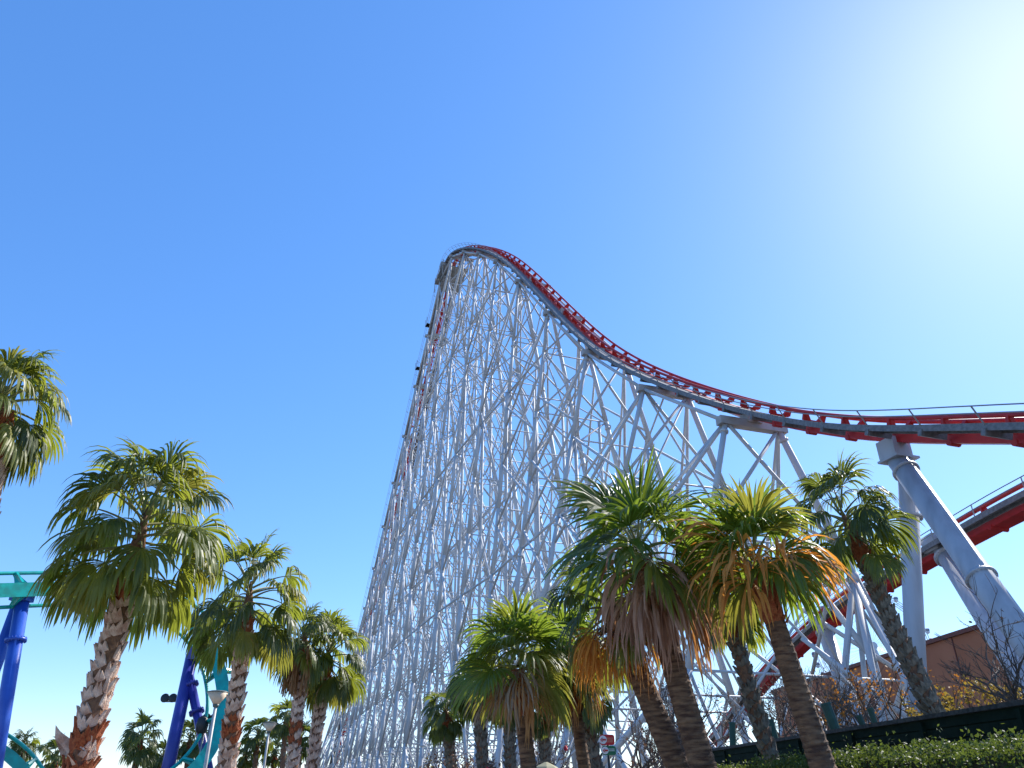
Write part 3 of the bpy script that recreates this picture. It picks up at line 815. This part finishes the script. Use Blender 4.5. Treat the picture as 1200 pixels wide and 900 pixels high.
# ------------------------------------------------------------------ building
a = at(1178, 738, 58); b = at(905, 806, 92); zt = (a.z + b.z) / 2
a.z = b.z = 0; dirb = (b - a).normalized(); back = Vector((-dirb.y, dirb.x, 0)); back = back if back.y > 0 else -back
bl = thing('brown_building', 'long brown flat roofed building beyond the fence and columns', 'building', (a + b) / 2)
m = MB(); cc = (a + b) / 2 + back * 12
m.obox(cc + ZV * zt / 2, dirb * ((b - a).length / 2), back * 12, ZV * zt / 2); m.build('wall', M['brick'], bl)
m = MB(); m.obox(cc + ZV * (zt + .12), dirb * ((b - a).length / 2 + .2), back * 12.2, ZV * .14); m.build('roof', M['roof'], bl)
L_ = (b - a).length
for k in range(1, 7):
    m = MB(); p = a + dirb * (L_ * k / 7) - back * .04; m.obox(p + ZV * zt / 2, dirb * .04, back * .03, ZV * (zt / 2 - .02)); m.build('joint_cover', M['roof'], bl)

# ------------------------------------------------------------------ fence, posts, hedge
f0 = at(835, 881, 27); f1 = at(1200, 825, 14.4); f2 = f1 + (f1 - f0) * .45
zt = (f0.z + f1.z) / 2
fd = (f2 - f0); fd.z = 0; fd.normalize(); f0.z = f2.z = 0; fl = (f2 - f0).length
fn = Vector((-fd.y, fd.x, 0)); 
if fn.y > 0: fn = -fn
fe = thing('green_fence', 'dark green slatted fence running behind the hedge', 'fence', f0)
m = MB(); nsl = 16
m.obox(f0 + fd * fl / 2 + ZV * (zt / 2 - .02), fd * fl / 2, fn * .02, ZV * (zt / 2 - .02))
for k in range(nsl): m.obox(f0 + fd * fl / 2 + fn * .035 + ZV * (zt * (k + .5) / nsl), fd * fl / 2, fn * .012, ZV * (zt / nsl * .44))
m.build('slat_panel', M['fence'], fe)
m = MB(); m.obox(f0 + fd * fl / 2 + ZV * (zt + .03), fd * fl / 2, fn * .1, ZV * .035); m.build('cap_rail', M['cap'], fe)
for k in range(8):
    m = MB(); m.obox(f0 + fd * (fl * (k + .5) / 8) + fn * .07 + ZV * (zt / 2 - .02), fd * .05, fn * .04, ZV * (zt / 2 - .03)); m.build('post', M['fence'], fe)

for lab, x0, y0, x1, y1, dd, r in (
    ('slim dark green post upright at the fence start by the bare twigs', 858, 848, 859, 874, 27.5, .10),
    ('short leaning green post just beside the shaded palm trunk', 903, 845, 909, 868, 26, .10),
    ('stout leaning green post touching the orange fronded palm trunk', 968, 826, 981, 860, 23, .13),
    ('thin leaning green post below the white strut fan', 1007, 840, 1014, 856, 22, .07),
    ('thin leaning green post nearest to the scaly palm foot', 1020, 832, 1027, 852, 21.5, .07),
    ('broad dark green post under the scaly leaning trunk', 1083, 800, 1092, 840, 19.8, .14)):
    p0 = at(x0, y0, dd); p1 = down(p0, at(x1, y1, dd)); m = MB(); m.path([p1, p0], r, 10)
    m.path([p0, p0 + (p0 - p1).normalized() * .04], [r * 1.15, r * 1.1], 10)
    m.v = m.v; tag(m.build('green_post', M['greenpost'], None, False, loc=p1), lab, 'post', 'green posts by the fence')

rg = random.Random(9)
h0 = at(800, 908, 17.5); h1 = at(905, 894, 14.6); h2 = at(1000, 883, 12.8); h3 = at(1200, 868, 10.3); h4 = at(1330, 857, 9.4)
HP = [h0, h1, h2, h3, h4]
m = MB(); W = .55
for a, b in zip(HP[:-1], HP[1:]):
    dd_ = (b - a); dd_.z = 0; L_ = dd_.length; dd_.normalize(); nn = Vector((-dd_.y, dd_.x, 0))
    if nn.y < 0: nn = -nn
    nst = max(2, int(L_ / .25))
    for i in range(nst):
        p = a.lerp(b, i / nst); q = a.lerp(b, (i + 1) / nst); tp = p.z - .12 + rg.uniform(-.03, .03); tq = tp
        m.obox(Vector(((p.x + q.x) / 2, (p.y + q.y) / 2, 0)) + nn * W + ZV * tp / 2, dd_ * (L_ / nst / 2 + .01 * (i % 2)), nn * (W - .08 + rg.uniform(-.02, .02)), ZV * tp / 2)
hb = tag(bpy.data.objects.new('hedge', None), 'clipped leafy green hedge with fresh yellow green tips in front of the fence', 'hedge'); col.objects.link(hb); hb.location = (h2.x, h2.y, 0)
m.build('branches', M['hedgein'], hb)
m = MB()
for a, b in zip(HP[:-1], HP[1:]):
    dd_ = (b - a); L_ = dd_.length; dn = dd_.normalized(); nn = Vector((-dn.y, dn.x, 0))
    if nn.y < 0: nn = -nn
    for i in range(int(L_ * 2600)):
        t = rg.random(); p = a.lerp(b, t); zt_ = p.z + .07 * math.sin(t * L_ * 5) + .05 * math.sin(t * L_ * 13 + 2)
        if rg.random() < .45: y_ = rg.uniform(0, 2 * W); z_ = zt_ + abs(rg.gauss(0, .05)) * (2.2 if rg.random() < .12 else 1) - .08
        else: y_ = rg.gauss(.0, .05); z_ = zt_ - rg.random() ** 1.5 * 1.2
        c = Vector((p.x, p.y, 0)) + nn * y_ + ZV * z_
        d1 = Vector((rg.gauss(0, 1), rg.gauss(0, 1), rg.gauss(.5, 1))).normalized(); d2 = d1.cross(Vector((rg.gauss(0, 1), rg.gauss(0, 1), rg.gauss(0, 1)))).normalized()
        s = rg.uniform(.018, .034)
        m.face([c - d1 * s, c + d2 * s * .5, c + d1 * s, c - d2 * s * .5])
m.build('foliage', M['hedge'], hb)

# ------------------------------------------------------------------ bare and autumn trees
def tree_mesh(seed, H, spread, leaves, leafm, lz=.3, twig=1.0, depth=5, lsize=.05):
    rg = random.Random(seed); tr = MB(); br = MB(); tips = []
    def grow(p, d, L, r, k):
        n = 3; pts = [p]
        for i in range(n):
            d = (d + Vector((rg.gauss(0, .16), rg.gauss(0, .16), rg.gauss(.04, .1)))).normalized(); p = p + d * L / n; pts.append(p)
        (tr if k == 0 else br).path(pts, [r * (1 - .35 * i / n) for i in range(n + 1)], 6 if k < 2 else 3, 0, cap=False)
        if k >= 2: tips.extend(pts[1:])
        if k < depth:
            for j in range(rg.choice((2, 3, 3)) if k else 4):
                e = (d + Vector((rg.gauss(0, spread), rg.gauss(0, spread), rg.gauss(.15, .3)))).normalized()
                grow(pts[rg.choice((2, 3, 3))], e, L * rg.uniform(.6, .85), max(r * .6, .007), k + 1)
    grow(Vector((0, 0, 0)), ZV, H * .28, H * .022, 0)
    lf = MB()
    for i in range(leaves):
        c = rg.choice(tips) + Vector((rg.gauss(0, .08), rg.gauss(0, .08), rg.gauss(0, .08)))
        d1 = Vector((rg.gauss(0, 1), rg.gauss(0, 1), rg.gauss(0, 1))).normalized(); d2 = d1.cross(Vector((rg.gauss(0, 1), rg.gauss(0, 1), rg.gauss(0, 1)))).normalized(); s = rg.uniform(.6, 1.2) * lsize
        lf.face([c - d1 * s, c + d2 * s * .6, c + d1 * s, c - d2 * s * .6])
    return tr, br, lf
def make_tree(name, label, cat, loc, rot, seed, H, spread, leaves, leafm, group=None, depth=5, lsize=.05, bloom=None):
    tr, br, lf = tree_mesh(seed, H, spread, leaves, leafm, depth=depth, lsize=lsize)
    t = thing(name, label, cat, loc, group); t.rotation_euler = (0, 0, rot)
    for nm, mm, mt in (('trunk', tr, M['bark']), ('branches', br, M['bark']), ('foliage', lf, M[leafm])):
        if not mm.f: continue
        o = mm.build(nm, mt, None, nm != 'foliage'); o.parent = t
    if bloom:
        rg = random.Random(seed + 5)
        for k in range(bloom[1]):
            bm = MB(); q = lf.v[rg.randrange(len(lf.v))]; c = Vector(q); 
            for j in range(7):
                a = 2 * PI * j / 7; o_ = Vector((math.cos(a), -.4, math.sin(a))); s_ = Vector((-math.sin(a), 0, math.cos(a)))
                bm.face([c, c + o_ * .09 + s_ * .05, c + o_ * .13, c + o_ * .09 - s_ * .05])
            b_ = bm.build('blossom', M[bloom[0]], None); b_.parent = t
    return t
def gp(x, y, d): p = at(x, y, d); return (p.x, p.y, 0)
def hgt(y, d): return at(600, y, d).z
GB = 'autumn trees behind the fence'
T = [
 ('autumn_tree', 'sparse tree with orange leaves between the strut fan and scaly palm', (1060, 860, 26), 745, 101, .55, 1300, 'autumn'),
 ('autumn_tree', 'leafier orange and olive tree in front of the brown wall', (1175, 860, 24), 772, 102, .5, 5200, 'autumny'),
 ('autumn_tree', 'low orange leaved tree at the foot of the brown wall', (1118, 860, 27), 805, 103, .6, 700, 'autumn'),
 ('bare_tree', 'nearly bare tree with upright twigs touching the ferris wheel', (1010, 860, 30), 745, 104, .45, 200, 'brownleaf'),
 ('bare_tree', 'bare tree reaching the thick tubular column beside the olive tree', (1215, 860, 22), 715, 105, .5, 60, 'brownleaf'),
 ('bare_tree', 'bare tangle of twigs left of the shaded palm trunk', (852, 880, 30), 790, 106, .6, 250, 'brownleaf'),
 ('bare_tree', 'bare spreading tree right behind the close pair of trunks', (812, 890, 33), 770, 107, .6, 250, 'brownleaf'),
 ('bare_tree', 'bare tree directly behind the red and green signs', (738, 890, 30), 800, 108, .6, 350, 'brownleaf'),
 ('bare_tree', 'bare twiggy tree between the orange fronded palm and shaded trunk', (930, 870, 32), 775, 109, .55, 300, 'brownleaf'),
 ('brown_shrub', 'brown leaved shrub with golden tips at the lattice foot', (492, 895, 32), 868, 110, .5, 700, 'autumny'),
 ('brown_shrub', 'withered brown shrub below the small dark palm', (528, 895, 31), 855, 111, .6, 900, 'brownleaf'),
 ('brown_shrub', 'withered brown shrub between the two middle shaded trunks', (578, 895, 29), 852, 112, .6, 900, 'brownleaf'),
 ('bare_tree', 'grey bare tree between the two low green palms', (655, 895, 34), 835, 113, .6, 150, 'brownleaf'),
 ('bare_tree', 'thin bare tree just left of the brown building end', (965, 870, 36), 770, 114, .5, 200, 'brownleaf'),
]
for nm, lab, (x, y, d), yt, sd, sp, lv, lm in T:
    H = hgt(yt, d)
    bloom = {110: None, 112: ('pink', 4), 113: ('redp', 3), 111: ('pink', 2), 108: ('redp', 3)}.get(sd)
    make_tree(nm, lab, 'shrub' if 'shrub' in nm else 'tree', gp(x, y, d), rg.uniform(0, 6), sd, H * 1.0, sp, lv, lm, GB if nm != 'brown_shrub' else 'brown shrubs at the lattice foot', lsize=.055, bloom=bloom, depth=6 if nm == 'bare_tree' else 5)

# khaki parasol top just showing
p = at(640, 893, 20); t = thing('parasol', 'khaki parasol top barely showing between the middle palm trunks', 'parasol', (p.x, p.y, 0))
m = MB(); m.path([p - ZV * .32, p - ZV * .28, p - ZV * .1, p], [1.02 * .5, .98 * .5, .5 * .5, .03], 8); m.build('canopy', M['khaki'], t)
m = MB(); m.tube((p.x, p.y, 0), (p.x, p.y, p.z), .025, n=8); m.build('pole', M['pole'], t, True)

# ------------------------------------------------------------------ light
SUN_EL, SUN_AZ = math.radians(41), math.radians(46.5)
w = bpy.data.worlds.new('World'); scene.world = w; w.use_nodes = True
N, L = w.node_tree.nodes, w.node_tree.links
sky = N.new('ShaderNodeTexSky'); sky.sky_type = 'NISHITA'; sky.sun_disc = False
sky.sun_elevation = SUN_EL; sky.sun_rotation = SUN_AZ
sky.altitude = 0; sky.air_density = 1.0; sky.dust_density = .26; sky.ozone_density = 3.0
hs = N.new('ShaderNodeHueSaturation'); hs.inputs['Saturation'].default_value = 1.2; hs.inputs['Value'].default_value = 1.0
L.new(sky.outputs[0], hs.inputs['Color'])
air = N.new('ShaderNodeMix'); air.data_type = 'RGBA'; air.inputs['Factor'].default_value = .36; air.inputs['B'].default_value = (.38, 1.25, 3.9, 1)
L.new(hs.outputs[0], air.inputs['A']); L.new(air.outputs['Result'], N['Background'].inputs['Color'])
N['Background'].inputs['Strength'].default_value = .13
sd = bpy.data.lights.new('sun', 'SUN'); sd.energy = 4.0; sd.angle = math.radians(.53); sd.color = (1, .95, .88)
so = bpy.data.objects.new('sun', sd); col.objects.link(so)
sv = Vector((math.sin(SUN_AZ) * math.cos(SUN_EL), math.cos(SUN_AZ) * math.cos(SUN_EL), math.sin(SUN_EL)))
so.rotation_euler = sv.to_track_quat('Z', 'Y').to_euler()

# ------------------------------------------------------------------ camera
cd = bpy.data.cameras.new('camera'); co = bpy.data.objects.new('camera', cd); col.objects.link(co)
co.location = (0, 0, EYE); co.rotation_euler = (PI / 2 + PITCH, 0, 0)
cd.sensor_width = 36; cd.lens = F / 1200 * 36; cd.clip_end = 5000; cd.clip_start = .05
scene.camera = co
vs = scene.view_settings; vs.view_transform = 'Standard'; vs.look = 'None'; vs.gamma = 1; vs.use_curve_mapping = False; vs.exposure = 1.02
